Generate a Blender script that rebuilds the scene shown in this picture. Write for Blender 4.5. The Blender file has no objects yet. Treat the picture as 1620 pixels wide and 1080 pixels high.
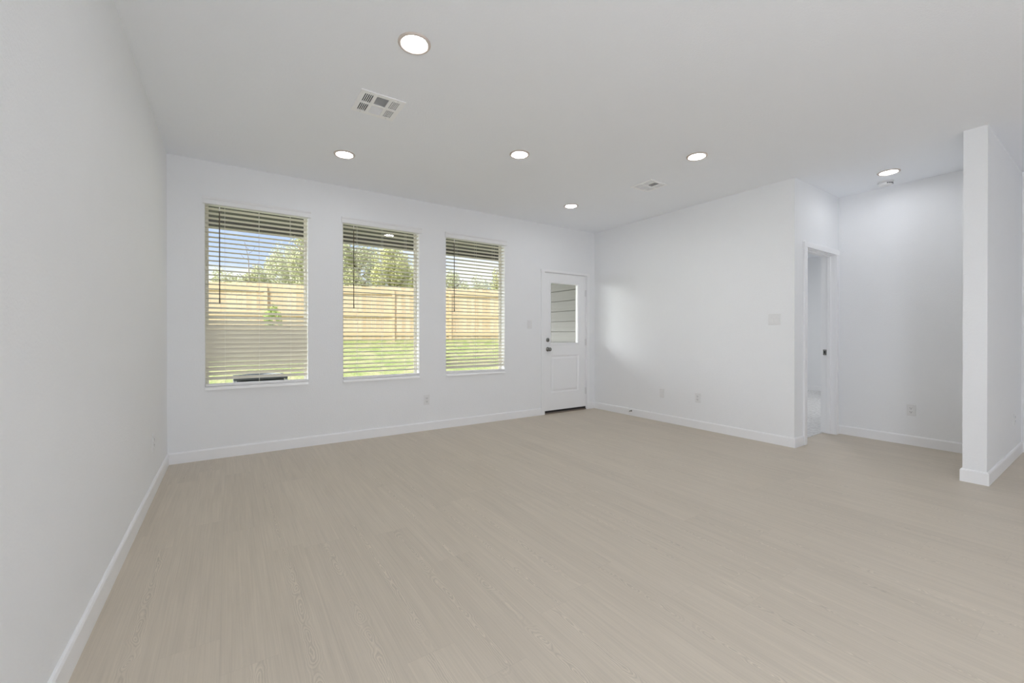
import bpy, bmesh, math, random
from mathutils import Vector, Matrix
import numpy as np

S = bpy.context.scene
COL = S.collection
R = math.radians

# ------------------------------------------------------------------ camera
cam_d = bpy.data.cameras.new('camera')
cam = bpy.data.objects.new('camera', cam_d)
COL.objects.link(cam)
cam_d.sensor_width = 36.0
cam_d.lens = 36.0 * 665.95 / 1620.0
cam_d.shift_y = -7.9 / 1620.0
cam_d.clip_start = 0.02
cam_d.clip_end = 400
cam.location = (0, 0, 1.1444)
cam.rotation_euler = (R(90) - 0.0031, 0, -0.5914)
S.camera = cam

# ------------------------------------------------------------------ colour management, light settings
S.view_settings.view_transform = 'Standard'
S.view_settings.look = 'None'
S.view_settings.gamma = 1.0
S.view_settings.exposure = 0.0
S.view_settings.use_curve_mapping = False
LAMP = 52.0          # emission of the recessed lamp lenses
FILL = 101.0        # unseen point light added behind the camera to even out the room
SUN = 4.3
SKY = 1.15
SKY_GLOW = 9.0         # glow added to the unseen sky on the left
try:
    S.cycles.max_bounces = 14
    S.cycles.diffuse_bounces = 9
    S.cycles.transparent_max_bounces = 16
    S.cycles.sample_clamp_indirect = 6.0
    S.cycles.caustics_reflective = False
    S.cycles.caustics_refractive = False
    S.cycles.use_denoising = True
except Exception:
    pass


def sky_world():
    w = bpy.data.worlds.new('sky')
    S.world = w
    w.use_nodes = True
    nt = w.node_tree
    nt.nodes.clear()
    N = nt.nodes.new
    out = N('ShaderNodeOutputWorld')
    bg = N('ShaderNodeBackground')
    tc = N('ShaderNodeTexCoord')
    sep = N('ShaderNodeSeparateXYZ')
    nt.links.new(tc.outputs['Generated'], sep.inputs[0])
    grad = N('ShaderNodeValToRGB')
    e = grad.color_ramp.elements
    e[0].position = 0.0
    e[0].color = (0.85, 0.92, 1.0, 1)
    e[1].position = 0.36
    e[1].color = (0.26, 0.44, 0.98, 1)
    nt.links.new(sep.outputs['Z'], grad.inputs[0])
    mp = N('ShaderNodeMapping')
    mp.inputs['Scale'].default_value = (2.2, 2.2, 7.0)
    nt.links.new(tc.outputs['Generated'], mp.inputs[0])
    nz = N('ShaderNodeTexNoise')
    nz.inputs['Scale'].default_value = 1.7
    nz.inputs['Detail'].default_value = 6
    nz.inputs['Roughness'].default_value = 0.55
    nt.links.new(mp.outputs[0], nz.inputs['Vector'])
    cr = N('ShaderNodeValToRGB')
    cr.color_ramp.elements[0].position = 0.47
    cr.color_ramp.elements[1].position = 0.62
    nt.links.new(nz.outputs['Fac'], cr.inputs[0])
    mix = N('ShaderNodeMixRGB')
    mix.inputs[2].default_value = (1.0, 1.0, 1.0, 1)
    nt.links.new(cr.outputs[0], mix.inputs[0])
    nt.links.new(grad.outputs[0], mix.inputs[1])
    # made-up glow low in the unseen left sky, brightens the right wall
    dot = N('ShaderNodeVectorMath')
    dot.operation = 'DOT_PRODUCT'
    dot.inputs[1].default_value = Vector((-0.85, 0.50, 0.36)).normalized()
    nt.links.new(tc.outputs['Generated'], dot.inputs[0])
    mr = N('ShaderNodeMapRange')
    mr.interpolation_type = 'SMOOTHSTEP'
    mr.inputs[1].default_value = 0.78
    mr.inputs[2].default_value = 0.95
    mr.inputs[3].default_value = 0.0
    mr.inputs[4].default_value = SKY_GLOW
    nt.links.new(dot.outputs['Value'], mr.inputs[0])
    add = N('ShaderNodeMixRGB')
    add.blend_type = 'ADD'
    add.inputs[0].default_value = 1.0
    nt.links.new(mix.outputs[0], add.inputs[1])
    nt.links.new(mr.outputs[0], add.inputs[2])
    nt.links.new(add.outputs[0], bg.inputs[0])
    bg.inputs[1].default_value = SKY
    nt.links.new(bg.outputs[0], out.inputs[0])


sky_world()

sun_d = bpy.data.lights.new('sun', 'SUN')
sun_d.energy = SUN
sun_d.angle = R(0.6)
sun_d.color = (1.0, 0.95, 0.86)
sun = bpy.data.objects.new('sun', sun_d)
COL.objects.link(sun)
sun.location = (-8, -20, 25)
sun.rotation_euler = Vector((0.45, 0.52, -0.80)).to_track_quat('-Z', 'Y').to_euler()

fl_d = bpy.data.lights.new('fill_light', 'POINT')       # added fill, stands for no lamp of the room
fl_d.shadow_soft_size = 0.40
fl_d.energy = FILL
fl_d.color = (0.888, 0.947, 1.058)
fl = bpy.data.objects.new('fill_light', fl_d)
COL.objects.link(fl)
fl.location = (0.35, -1.6, 1.2)


# ------------------------------------------------------------------ helpers
def tag(o, label=None, cat=None, group=None, kind=None):
    if label:
        o['label'] = label
    if cat:
        o['category'] = cat
    if group:
        o['group'] = group
    if kind:
        o['kind'] = kind
    return o


def empty(name, loc=(0, 0, 0), rz=0.0):
    o = bpy.data.objects.new(name, None)
    o.empty_display_size = 0.05
    o.location = loc
    o.rotation_euler = (0, 0, rz)
    COL.objects.link(o)
    return o


class MB:
    """Collects shapes and links them as one mesh object."""

    def __init__(self):
        self.v = []
        self.f = []

    def quad(self, a, b, c, d):
        n = len(self.v)
        self.v += [tuple(a), tuple(b), tuple(c), tuple(d)]
        self.f.append((n, n + 1, n + 2, n + 3))
        return self

    def poly(self, pts):
        n = len(self.v)
        self.v += [tuple(p) for p in pts]
        self.f.append(tuple(range(n, n + len(pts))))
        return self

    def box(self, lo, hi, mat=None):
        x0, y0, z0 = lo
        x1, y1, z1 = hi
        P = [(x0, y0, z0), (x1, y0, z0), (x1, y1, z0), (x0, y1, z0), (x0, y0, z1), (x1, y0, z1), (x1, y1, z1), (x0, y1, z1)]
        if mat is not None:
            P = [tuple(mat @ Vector(p)) for p in P]
        n = len(self.v)
        self.v += P
        for q in ((3, 2, 1, 0), (4, 5, 6, 7), (0, 1, 5, 4), (1, 2, 6, 5), (2, 3, 7, 6), (3, 0, 4, 7)):
            self.f.append(tuple(n + i for i in q))
        return self

    def lathe(self, prof, centre, axis='z', n=32):
        """prof: list of (radius, height along the axis)."""
        ax = {'z': (Vector((1, 0, 0)), Vector((0, 1, 0)), Vector((0, 0, 1))),
              'y': (Vector((1, 0, 0)), Vector((0, 0, 1)), Vector((0, -1, 0))),
              'x': (Vector((0, 1, 0)), Vector((0, 0, 1)), Vector((1, 0, 0)))}[axis]
        c = Vector(centre)
        rings = []
        for r, h in prof:
            if r < 1e-6:
                self.v.append(tuple(c + ax[2] * h))
                rings.append([len(self.v) - 1])
            else:
                base = len(self.v)
                for k in range(n):
                    a = 2 * math.pi * k / n
                    self.v.append(tuple(c + ax[0] * r * math.cos(a) + ax[1] * r * math.sin(a) + ax[2] * h))
                rings.append(list(range(base, base + n)))
        for A, B in zip(rings, rings[1:]):
            for k in range(n):
                k2 = (k + 1) % n
                if len(A) == 1 and len(B) == 1:
                    continue
                if len(A) == 1:
                    self.f.append((A[0], B[k2], B[k]))
                elif len(B) == 1:
                    self.f.append((A[k], A[k2], B[0]))
                else:
                    self.f.append((A[k], A[k2], B[k2], B[k]))
        return self

    def tube(self, pts, r, n=8, cap=True):
        P = [Vector(p) for p in pts]
        rs = r if isinstance(r, (list, tuple)) else [r] * len(P)
        rings = []
        for i, p in enumerate(P):
            t = (P[min(i + 1, len(P) - 1)] - P[max(i - 1, 0)]).normalized()
            u = t.orthogonal().normalized() if i == 0 else (pu - t * pu.dot(t)).normalized()
            pu = u
            w = t.cross(u)
            base = len(self.v)
            for k in range(n):
                a = 2 * math.pi * k / n
                self.v.append(tuple(p + (u * math.cos(a) + w * math.sin(a)) * rs[i]))
            rings.append(list(range(base, base + n)))
        for A, B in zip(rings, rings[1:]):
            for k in range(n):
                k2 = (k + 1) % n
                self.f.append((A[k], A[k2], B[k2], B[k]))
        if cap:
            self.f.append(tuple(reversed(rings[0])))
            self.f.append(tuple(rings[-1]))
        return self

    def rect_loft(self, x0, x1, z0, z1, prof, face=None, close=None):
        """Mitred moulding round a rectangle in the XZ plane; prof = [(inset, y), ...]."""
        rings = []
        for ins, y in prof:
            n = len(self.v)
            self.v += [(x0 + ins, y, z0 + ins), (x1 - ins, y, z0 + ins), (x1 - ins, y, z1 - ins), (x0 + ins, y, z1 - ins)]
            rings.append([n, n + 1, n + 2, n + 3])
        for A, B in zip(rings, rings[1:]):
            for k in range(4):
                k2 = (k + 1) % 4
                self.f.append((A[k], A[k2], B[k2], B[k]))
        if face:
            self.f.append(tuple(rings[-1]))
        if close:
            self.f.append(tuple(reversed(rings[0])))
        return self

    def build(self, name, m, parent=None, bevel=0.0, segs=2, smooth=False, weld=False):
        me = bpy.data.meshes.new(name)
        me.from_pydata(self.v, [], self.f)
        bm = bmesh.new()
        bm.from_mesh(me)
        if weld:
            bmesh.ops.remove_doubles(bm, verts=bm.verts, dist=1e-5)
        bmesh.ops.recalc_face_normals(bm, faces=bm.faces)
        bm.to_mesh(me)
        bm.free()
        o = bpy.data.objects.new(name, me)
        COL.objects.link(o)
        me.materials.append(m)
        if smooth:
            for p in me.polygons:
                p.use_smooth = True
        if bevel:
            b = o.modifiers.new('bevel', 'BEVEL')
            b.width = bevel
            b.segments = segs
            b.limit_method = 'ANGLE'
            b.angle_limit = R(40)
        if parent is not None:
            o.parent = parent
        return o


def slab_with_holes(axes, a0, a1, b0, b1, c0, c1, holes):
    """Slab a0..a1 x b0..b1, thickness c0..c1, rectangular holes [(a0,a1,b0,b1)]; axes e.g. 'xzy' names a, b, c."""
    idx = {'x': 0, 'y': 1, 'z': 2}
    m = MB()

    def P(a, b, c):
        q = [0, 0, 0]
        q[idx[axes[0]]] = a
        q[idx[axes[1]]] = b
        q[idx[axes[2]]] = c
        return tuple(q)
    A = sorted(set([a0, a1] + [h[0] for h in holes] + [h[1] for h in holes]))
    B = sorted(set([b0, b1] + [h[2] for h in holes] + [h[3] for h in holes]))

    def solid(i, j):
        if i < 0 or j < 0 or i >= len(A) - 1 or j >= len(B) - 1:
            return False
        ca, cb = (A[i] + A[i + 1]) / 2, (B[j] + B[j + 1]) / 2
        return not any(h[0] < ca < h[1] and h[2] < cb < h[3] for h in holes)
    for i in range(len(A) - 1):
        for j in range(len(B) - 1):
            if not solid(i, j):
                continue
            u0, u1, w0, w1 = A[i], A[i + 1], B[j], B[j + 1]
            for c in (c0, c1):
                m.quad(P(u0, w0, c), P(u1, w0, c), P(u1, w1, c), P(u0, w1, c))
            if not solid(i - 1, j):
                m.quad(P(u0, w0, c0), P(u0, w1, c0), P(u0, w1, c1), P(u0, w0, c1))
            if not solid(i + 1, j):
                m.quad(P(u1, w0, c0), P(u1, w1, c0), P(u1, w1, c1), P(u1, w0, c1))
            if not solid(i, j - 1):
                m.quad(P(u0, w0, c0), P(u1, w0, c0), P(u1, w0, c1), P(u0, w0, c1))
            if not solid(i, j + 1):
                m.quad(P(u0, w1, c0), P(u1, w1, c0), P(u1, w1, c1), P(u0, w1, c1))
    return m


def copy_tree(o, parent=None):
    c = o.copy()
    COL.objects.link(c)
    c.parent = parent
    for ch in o.children:
        copy_tree(ch, c)
    return c


# ------------------------------------------------------------------ materials
def new_mat(name):
    m = bpy.data.materials.new(name)
    m.use_nodes = True
    nt = m.node_tree
    return m, nt, nt.nodes['Principled BSDF']


def link(nt, a, b):
    nt.links.new(a, b)


def math_node(nt, op, a, b=None, clamp=False):
    n = nt.nodes.new('ShaderNodeMath')
    n.operation = op
    n.use_clamp = clamp
    for i, q in enumerate((a, b)):
        if q is None:
            continue
        if isinstance(q, (int, float)):
            n.inputs[i].default_value = q
        else:
            nt.links.new(q, n.inputs[i])
    return n.outputs[0]


def plain(name, col, rough=0.5, metal=0.0, var=0.03, scale=14.0, bump=0.0, bscale=200.0, spec=0.5):
    """One colour with a faint procedural variation and an optional fine bump."""
    m, nt, b = new_mat(name)
    tc = nt.nodes.new('ShaderNodeTexCoord')
    nz = nt.nodes.new('ShaderNodeTexNoise')
    nz.inputs['Scale'].default_value = scale
    nz.inputs['Detail'].default_value = 3
    link(nt, tc.outputs['Object'], nz.inputs['Vector'])
    mx = nt.nodes.new('ShaderNodeMixRGB')
    mx.inputs[1].default_value = (*[c * (1 - var) for c in col], 1)
    mx.inputs[2].default_value = (*[min(1, c * (1 + var)) for c in col], 1)
    link(nt, nz.outputs['Fac'], mx.inputs[0])
    link(nt, mx.outputs[0], b.inputs['Base Color'])
    b.inputs['Roughness'].default_value = rough
    b.inputs['Metallic'].default_value = metal
    b.inputs['Specular IOR Level'].default_value = spec
    if bump:
        n2 = nt.nodes.new('ShaderNodeTexNoise')
        n2.inputs['Scale'].default_value = bscale
        n2.inputs['Detail'].default_value = 4
        n2.inputs['Roughness'].default_value = 0.6
        link(nt, tc.outputs['Object'], n2.inputs['Vector'])
        bp = nt.nodes.new('ShaderNodeBump')
        bp.inputs['Strength'].default_value = bump
        bp.inputs['Distance'].default_value = 0.002
        link(nt, n2.outputs['Fac'], bp.inputs['Height'])
        link(nt, bp.outputs[0], b.inputs['Normal'])
    return m


M_WALL = plain('white_wall_paint', (0.873, 0.881, 0.891), 0.75, var=0.008, scale=6, bump=0.9, bscale=95, spec=0.25)
M_CEIL = plain('white_ceiling_paint', (0.912, 0.932, 0.966), 0.85, var=0.006, scale=5, bump=0.8, bscale=85, spec=0.2)
M_TRIM = plain('white_trim_enamel', (0.90, 0.902, 0.91), 0.35, var=0.004)
M_SILL = plain('white_sill_gloss', (0.97, 0.97, 0.97), 0.3, var=0.003)
M_PLATE = plain('white_plastic', (0.81, 0.81, 0.81), 0.35, var=0.004)
M_SLOT = plain('dark_slot', (0.05, 0.05, 0.05), 0.7)
M_SLAT = plain('off_white_faux_wood', (0.80, 0.77, 0.67), 0.45, var=0.02, scale=20)
M_VALANCE = plain('white_valance', (0.86, 0.86, 0.865), 0.4, var=0.005)
M_CORD = plain('white_cord', (0.85, 0.84, 0.78), 0.8)
M_WAND = plain('brown_wand', (0.10, 0.075, 0.045), 0.3)
M_VINYL = plain('tan_vinyl_frame', (0.72, 0.69, 0.60), 0.4)
M_METAL = plain('satin_nickel', (0.27, 0.265, 0.25), 0.25, metal=1.0, var=0.05)
M_HINGE = plain('painted_hinge', (0.74, 0.74, 0.74), 0.35)
M_BLACK = plain('black_rubber', (0.012, 0.010, 0.009), 0.6)
M_RING = plain('lamp_trim_ring', (0.66, 0.58, 0.52), 0.45, var=0.01)
M_VENT = plain('white_vent_metal', (0.95, 0.95, 0.955), 0.4, var=0.005)
M_DUCT = plain('dark_duct', (0.03, 0.03, 0.03), 0.8)
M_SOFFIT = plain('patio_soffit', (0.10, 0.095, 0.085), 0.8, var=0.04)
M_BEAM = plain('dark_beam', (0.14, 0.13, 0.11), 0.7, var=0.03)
M_CONC = plain('concrete', (0.50, 0.49, 0.46), 0.9, var=0.08, bump=0.3)
M_AC = plain('grey_metal_casing', (0.40, 0.41, 0.40), 0.5, var=0.03)
M_ACDARK = plain('dark_grille', (0.10, 0.105, 0.10), 0.6)
M_BARK = plain('grey_bark', (0.26, 0.22, 0.17), 0.9, var=0.25, scale=9, bump=0.8, bscale=30)


def glass_mat():
    m, nt, b = new_mat('window_glass')
    nt.nodes.remove(b)
    out = nt.nodes['Material Output']
    tr = nt.nodes.new('ShaderNodeBsdfTransparent')
    tr.inputs[0].default_value = (0.97, 0.985, 0.975, 1)
    gl = nt.nodes.new('ShaderNodeBsdfGlossy')
    gl.inputs['Roughness'].default_value = 0.0
    fr = nt.nodes.new('ShaderNodeFresnel')
    fr.inputs['IOR'].default_value = 1.12
    mx = nt.nodes.new('ShaderNodeMixShader')
    link(nt, math_node(nt, 'MULTIPLY', fr.outputs[0], 0.25), mx.inputs[0])
    link(nt, tr.outputs[0], mx.inputs[1])
    link(nt, gl.outputs[0], mx.inputs[2])
    link(nt, mx.outputs[0], out.inputs[0])
    return m


M_GLASS = glass_mat()


def lens_mat():
    m, nt, b = new_mat('lit_lamp_lens')
    b.inputs['Base Color'].default_value = (0.9, 0.9, 0.9, 1)
    b.inputs['Emission Color'].default_value = (0.94, 0.967, 1.028, 1)
    b.inputs['Emission Strength'].default_value = LAMP
    return m


M_LENS = lens_mat()


def floor_mat():
    m, nt, b = new_mat('oak_vinyl_planks')
    W, L = 0.181, 1.22
    tc = nt.nodes.new('ShaderNodeTexCoord')
    sp = nt.nodes.new('ShaderNodeSeparateXYZ')
    link(nt, tc.outputs['Object'], sp.inputs[0])
    X = math_node(nt, 'ADD', sp.outputs['X'], 20.0 * W + 0.03)
    Y = math_node(nt, 'ADD', sp.outputs['Y'], 30.0)
    row = math_node(nt, 'FLOOR', math_node(nt, 'DIVIDE', X, W))
    wn = nt.nodes.new('ShaderNodeTexWhiteNoise')
    wn.noise_dimensions = '1D'
    link(nt, row, wn.inputs['W'])
    yo = math_node(nt, 'ADD', Y, math_node(nt, 'MULTIPLY', wn.outputs['Value'], L))
    col = math_node(nt, 'FLOOR', math_node(nt, 'DIVIDE', yo, L))
    idv = nt.nodes.new('ShaderNodeCombineXYZ')
    link(nt, row, idv.inputs[0])
    link(nt, col, idv.inputs[1])
    w2 = nt.nodes.new('ShaderNodeTexWhiteNoise')
    w2.noise_dimensions = '2D'
    link(nt, idv.outputs[0], w2.inputs['Vector'])
    rs = nt.nodes.new('ShaderNodeSeparateColor')
    link(nt, w2.outputs['Color'], rs.inputs[0])
    xl = math_node(nt, 'SUBTRACT', math_node(nt, 'MULTIPLY', math_node(nt, 'FRACT', math_node(nt, 'DIVIDE', X, W)), W), W / 2)
    # plank-local coordinates with a random shift so that no two planks share a figure
    ys = math_node(nt, 'ADD', Y, math_node(nt, 'MULTIPLY', rs.outputs[0], 57.0))
    wob = nt.nodes.new('ShaderNodeTexNoise')
    wob.inputs['Scale'].default_value = 1.0
    wob.inputs['Detail'].default_value = 2
    wv = nt.nodes.new('ShaderNodeCombineXYZ')
    link(nt, math_node(nt, 'MULTIPLY', xl, 6.0), wv.inputs[0])
    link(nt, math_node(nt, 'MULTIPLY', ys, 3.4), wv.inputs[1])
    link(nt, math_node(nt, 'MULTIPLY', rs.outputs[1], 31.0), wv.inputs[2])
    link(nt, wv.outputs[0], wob.inputs['Vector'])
    n2 = nt.nodes.new('ShaderNodeTexNoise')
    n2.inputs['Scale'].default_value = 1.0
    n2.inputs['Detail'].default_value = 3
    v2 = nt.nodes.new('ShaderNodeCombineXYZ')
    link(nt, math_node(nt, 'MULTIPLY', xl, 26.0), v2.inputs[0])
    link(nt, math_node(nt, 'MULTIPLY', ys, 11.0), v2.inputs[1])
    link(nt, math_node(nt, 'MULTIPLY', rs.outputs[2], 17.0), v2.inputs[2])
    link(nt, v2.outputs[0], n2.inputs['Vector'])
    cx = math_node(nt, 'ADD', xl, math_node(nt, 'MULTIPLY', math_node(nt, 'SUBTRACT', rs.outputs[1], 0.5), 0.06))
    cx = math_node(nt, 'ADD', cx, math_node(nt, 'MULTIPLY', math_node(nt, 'SUBTRACT', n2.outputs['Fac'], 0.5), 0.022))
    h = math_node(nt, 'MULTIPLY', math_node(nt, 'SUBTRACT', wob.outputs['Fac'], 0.5), 0.19)
    rr = math_node(nt, 'SQRT', math_node(nt, 'ADD', math_node(nt, 'MULTIPLY', cx, cx), math_node(nt, 'MULTIPLY', h, h)))
    ring = math_node(nt, 'SINE', math_node(nt, 'MULTIPLY', rr, 2 * math.pi / 0.0072))
    ring2 = math_node(nt, 'SINE', math_node(nt, 'MULTIPLY', rr, 2 * math.pi / 0.0031))
    fig = nt.nodes.new('ShaderNodeMapRange')           # figure shows in the heart of a plank, fades to its sides
    fig.inputs[1].default_value = 0.010
    fig.inputs[2].default_value = 0.040
    fig.inputs[3].default_value = 1.0
    fig.inputs[4].default_value = 0.0
    link(nt, rr, fig.inputs[0])
    has = math_node(nt, 'GREATER_THAN', rs.outputs[2], 0.35)
    amp = math_node(nt, 'MULTIPLY', fig.outputs[0], math_node(nt, 'ADD', math_node(nt, 'MULTIPLY', has, 0.8), 0.15))
    ringd = math_node(nt, 'MULTIPLY', math_node(nt, 'ADD', ring, math_node(nt, 'MULTIPLY', ring2, 0.5)), amp)
    # fine straight grain
    fg = nt.nodes.new('ShaderNodeTexNoise')
    fg.inputs['Scale'].default_value = 1.0
    fg.inputs['Detail'].default_value = 5
    fg.inputs['Roughness'].default_value = 0.65
    fv = nt.nodes.new('ShaderNodeCombineXYZ')
    link(nt, math_node(nt, 'MULTIPLY', X, 150.0), fv.inputs[0])
    link(nt, math_node(nt, 'MULTIPLY', ys, 2.2), fv.inputs[1])
    link(nt, fv.outputs[0], fg.inputs['Vector'])
    cl = nt.nodes.new('ShaderNodeTexNoise')
    cl.inputs['Scale'].default_value = 1.0
    cl.inputs['Detail'].default_value = 3
    cv = nt.nodes.new('ShaderNodeCombineXYZ')
    link(nt, math_node(nt, 'MULTIPLY', X, 30.0), cv.inputs[0])
    link(nt, math_node(nt, 'MULTIPLY', ys, 1.7), cv.inputs[1])
    link(nt, cv.outputs[0], cl.inputs['Vector'])
    # value = plank tone + grain
    val = math_node(nt, 'ADD', 1.0, math_node(nt, 'MULTIPLY', math_node(nt, 'SUBTRACT', rs.outputs[0], 0.5), 0.055))
    val = math_node(nt, 'ADD', val, math_node(nt, 'MULTIPLY', math_node(nt, 'SUBTRACT', fg.outputs['Fac'], 0.5), 0.34))
    val = math_node(nt, 'ADD', val, math_node(nt, 'MULTIPLY', math_node(nt, 'SUBTRACT', cl.outputs['Fac'], 0.5), 0.20))
    val = math_node(nt, 'SUBTRACT', val, math_node(nt, 'MULTIPLY', ringd, 0.11))
    # seams
    ex = math_node(nt, 'SUBTRACT', W / 2, math_node(nt, 'ABSOLUTE', xl))
    fy = math_node(nt, 'MULTIPLY', math_node(nt, 'FRACT', math_node(nt, 'DIVIDE', yo, L)), L)
    ey = math_node(nt, 'MINIMUM', fy, math_node(nt, 'SUBTRACT', L, fy))
    seam = math_node(nt, 'LESS_THAN', math_node(nt, 'MINIMUM', ex, ey), 0.0009)
    val = math_node(nt, 'SUBTRACT', val, math_node(nt, 'MULTIPLY', seam, 0.08))
    mul = nt.nodes.new('ShaderNodeMixRGB')
    mul.blend_type = 'MULTIPLY'
    mul.inputs[0].default_value = 1.0
    mul.inputs[1].default_value = (*FLOOR_COL, 1)
    cb = nt.nodes.new('ShaderNodeCombineXYZ')
    for i in range(3):
        link(nt, val, cb.inputs[i])
    link(nt, cb.outputs[0], mul.inputs[2])
    link(nt, mul.outputs[0], b.inputs['Base Color'])
    b.inputs['Roughness'].default_value = 0.42
    b.inputs['Specular IOR Level'].default_value = 0.5
    bp = nt.nodes.new('ShaderNodeBump')
    bp.inputs['Strength'].default_value = 0.25
    bp.inputs['Distance'].default_value = 0.001
    link(nt, val, bp.inputs['Height'])
    link(nt, bp.outputs[0], b.inputs['Normal'])
    return m


FLOOR_COL = (0.590, 0.518, 0.420)
M_FLOOR = floor_mat()


def carpet_mat():
    m, nt, b = new_mat('grey_carpet')
    tc = nt.nodes.new('ShaderNodeTexCoord')
    n = nt.nodes.new('ShaderNodeTexNoise')
    n.inputs['Scale'].default_value = 34
    n.inputs['Detail'].default_value = 8
    n.inputs['Roughness'].default_value = 0.75
    link(nt, tc.outputs['Object'], n.inputs['Vector'])
    r = nt.nodes.new('ShaderNodeValToRGB')
    r.color_ramp.elements[0].position = 0.35
    r.color_ramp.elements[0].color = (0.62, 0.615, 0.61, 1)
    r.color_ramp.elements[1].position = 0.65
    r.color_ramp.elements[1].color = (0.92, 0.915, 0.905, 1)
    link(nt, n.outputs['Fac'], r.inputs[0])
    link(nt, r.outputs[0], b.inputs['Base Color'])
    b.inputs['Roughness'].default_value = 1.0
    b.inputs['Specular IOR Level'].default_value = 0.05
    bp = nt.nodes.new('ShaderNodeBump')
    bp.inputs['Distance'].default_value = 0.01
    link(nt, n.outputs['Fac'], bp.inputs['Height'])
    link(nt, bp.outputs[0], b.inputs['Normal'])
    return m


M_CARPET = carpet_mat()


def board_mat(name, dark, light, tilew, seed=0.0, axis='X', grain=(40, 40, 3), var=1.0):
    """Sawn boards: each board (tilew wide along the axis) has a tone of its own, with grain along Z."""
    m, nt, b = new_mat(name)
    tc = nt.nodes.new('ShaderNodeTexCoord')
    sp = nt.nodes.new('ShaderNodeSeparateXYZ')
    link(nt, tc.outputs['Object'], sp.inputs[0])
    row = math_node(nt, 'FLOOR', math_node(nt, 'DIVIDE', math_node(nt, 'ADD', sp.outputs[axis], 50.0), tilew))
    wn = nt.nodes.new('ShaderNodeTexWhiteNoise')
    wn.noise_dimensions = '1D'
    link(nt, math_node(nt, 'ADD', row, seed), wn.inputs['W'])
    mp = nt.nodes.new('ShaderNodeMapping')
    mp.inputs['Scale'].default_value = grain
    link(nt, tc.outputs['Object'], mp.inputs[0])
    nz = nt.nodes.new('ShaderNodeTexNoise')
    nz.inputs['Scale'].default_value = 1.0
    nz.inputs['Detail'].default_value = 5
    link(nt, mp.outputs[0], nz.inputs['Vector'])
    f = math_node(nt, 'ADD', math_node(nt, 'MULTIPLY', wn.outputs['Value'], 0.6 * var), math_node(nt, 'MULTIPLY', nz.outputs['Fac'], 0.5), True)
    mx = nt.nodes.new('ShaderNodeMixRGB')
    mx.inputs[1].default_value = (*dark, 1)
    mx.inputs[2].default_value = (*light, 1)
    link(nt, f, mx.inputs[0])
    link(nt, mx.outputs[0], b.inputs['Base Color'])
    b.inputs['Roughness'].default_value = 0.8
    b.inputs['Specular IOR Level'].default_value = 0.2
    return m


M_PICKET = board_mat('cedar_pickets', (0.62, 0.45, 0.26), (0.80, 0.67, 0.47), 0.14)
M_RAIL = board_mat('cedar_rails', (0.64, 0.48, 0.28), (0.76, 0.61, 0.40), 2.4, grain=(3, 30, 30))
M_SIDING = board_mat('greige_lap_siding', (0.27, 0.26, 0.245), (0.37, 0.36, 0.34), 0.178, axis='Z', grain=(3, 3, 40), var=0.5)


def grass_mat():
    m, nt, b = new_mat('patchy_lawn')
    tc = nt.nodes.new('ShaderNodeTexCoord')
    n = nt.nodes.new('ShaderNodeTexNoise')
    n.inputs['Scale'].default_value = 2.4
    n.inputs['Detail'].default_value = 9
    n.inputs['Roughness'].default_value = 0.75
    link(nt, tc.outputs['Object'], n.inputs['Vector'])
    r = nt.nodes.new('ShaderNodeValToRGB')
    e = r.color_ramp.elements
    e[0].position = 0.33
    e[0].color = (0.50, 0.43, 0.27, 1)
    e[1].position = 0.48
    e[1].color = (0.40, 0.41, 0.19, 1)
    k = e.new(0.60)
    k.color = (0.27, 0.34, 0.11, 1)
    k = e.new(0.75)
    k.color = (0.52, 0.50, 0.30, 1)
    link(nt, n.outputs['Fac'], r.inputs[0])
    link(nt, r.outputs[0], b.inputs['Base Color'])
    b.inputs['Roughness'].default_value = 0.95
    b.inputs['Specular IOR Level'].default_value = 0.1
    n3 = nt.nodes.new('ShaderNodeTexNoise')
    n3.inputs['Scale'].default_value = 22
    n3.inputs['Detail'].default_value = 6
    link(nt, tc.outputs['Object'], n3.inputs['Vector'])
    bp = nt.nodes.new('ShaderNodeBump')
    bp.inputs['Distance'].default_value = 0.05
    bp.inputs['Strength'].default_value = 0.8
    link(nt, n3.outputs['Fac'], bp.inputs['Height'])
    link(nt, bp.outputs[0], b.inputs['Normal'])
    return m


M_GRASS = grass_mat()


def leaf_mat(name, a, c, d):
    m, nt, b = new_mat(name)
    tc = nt.nodes.new('ShaderNodeTexCoord')
    n = nt.nodes.new('ShaderNodeTexNoise')
    n.inputs['Scale'].default_value = 7.0
    n.inputs['Detail'].default_value = 6
    n.inputs['Roughness'].default_value = 0.8
    link(nt, tc.outputs['Object'], n.inputs['Vector'])
    r = nt.nodes.new('ShaderNodeValToRGB')
    e = r.color_ramp.elements
    e[0].position = 0.36
    e[0].color = (*a, 1)
    e[1].position = 0.64
    e[1].color = (*d, 1)
    k = e.new(0.5)
    k.color = (*c, 1)
    link(nt, n.outputs['Fac'], r.inputs[0])
    link(nt, r.outputs[0], b.inputs['Base Color'])
    b.inputs['Roughness'].default_value = 0.55
    b.inputs['Specular IOR Level'].default_value = 0.3
    return m


M_LEAF_A = leaf_mat('olive_leaves', (0.22, 0.25, 0.12), (0.60, 0.60, 0.37), (0.90, 0.88, 0.64))
M_LEAF_B = leaf_mat('yellow_green_leaves', (0.26, 0.29, 0.11), (0.66, 0.65, 0.33), (0.93, 0.90, 0.58))
M_LEAF_C = leaf_mat('pale_leaves', (0.34, 0.37, 0.22), (0.64, 0.64, 0.43), (0.90, 0.88, 0.68))

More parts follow.
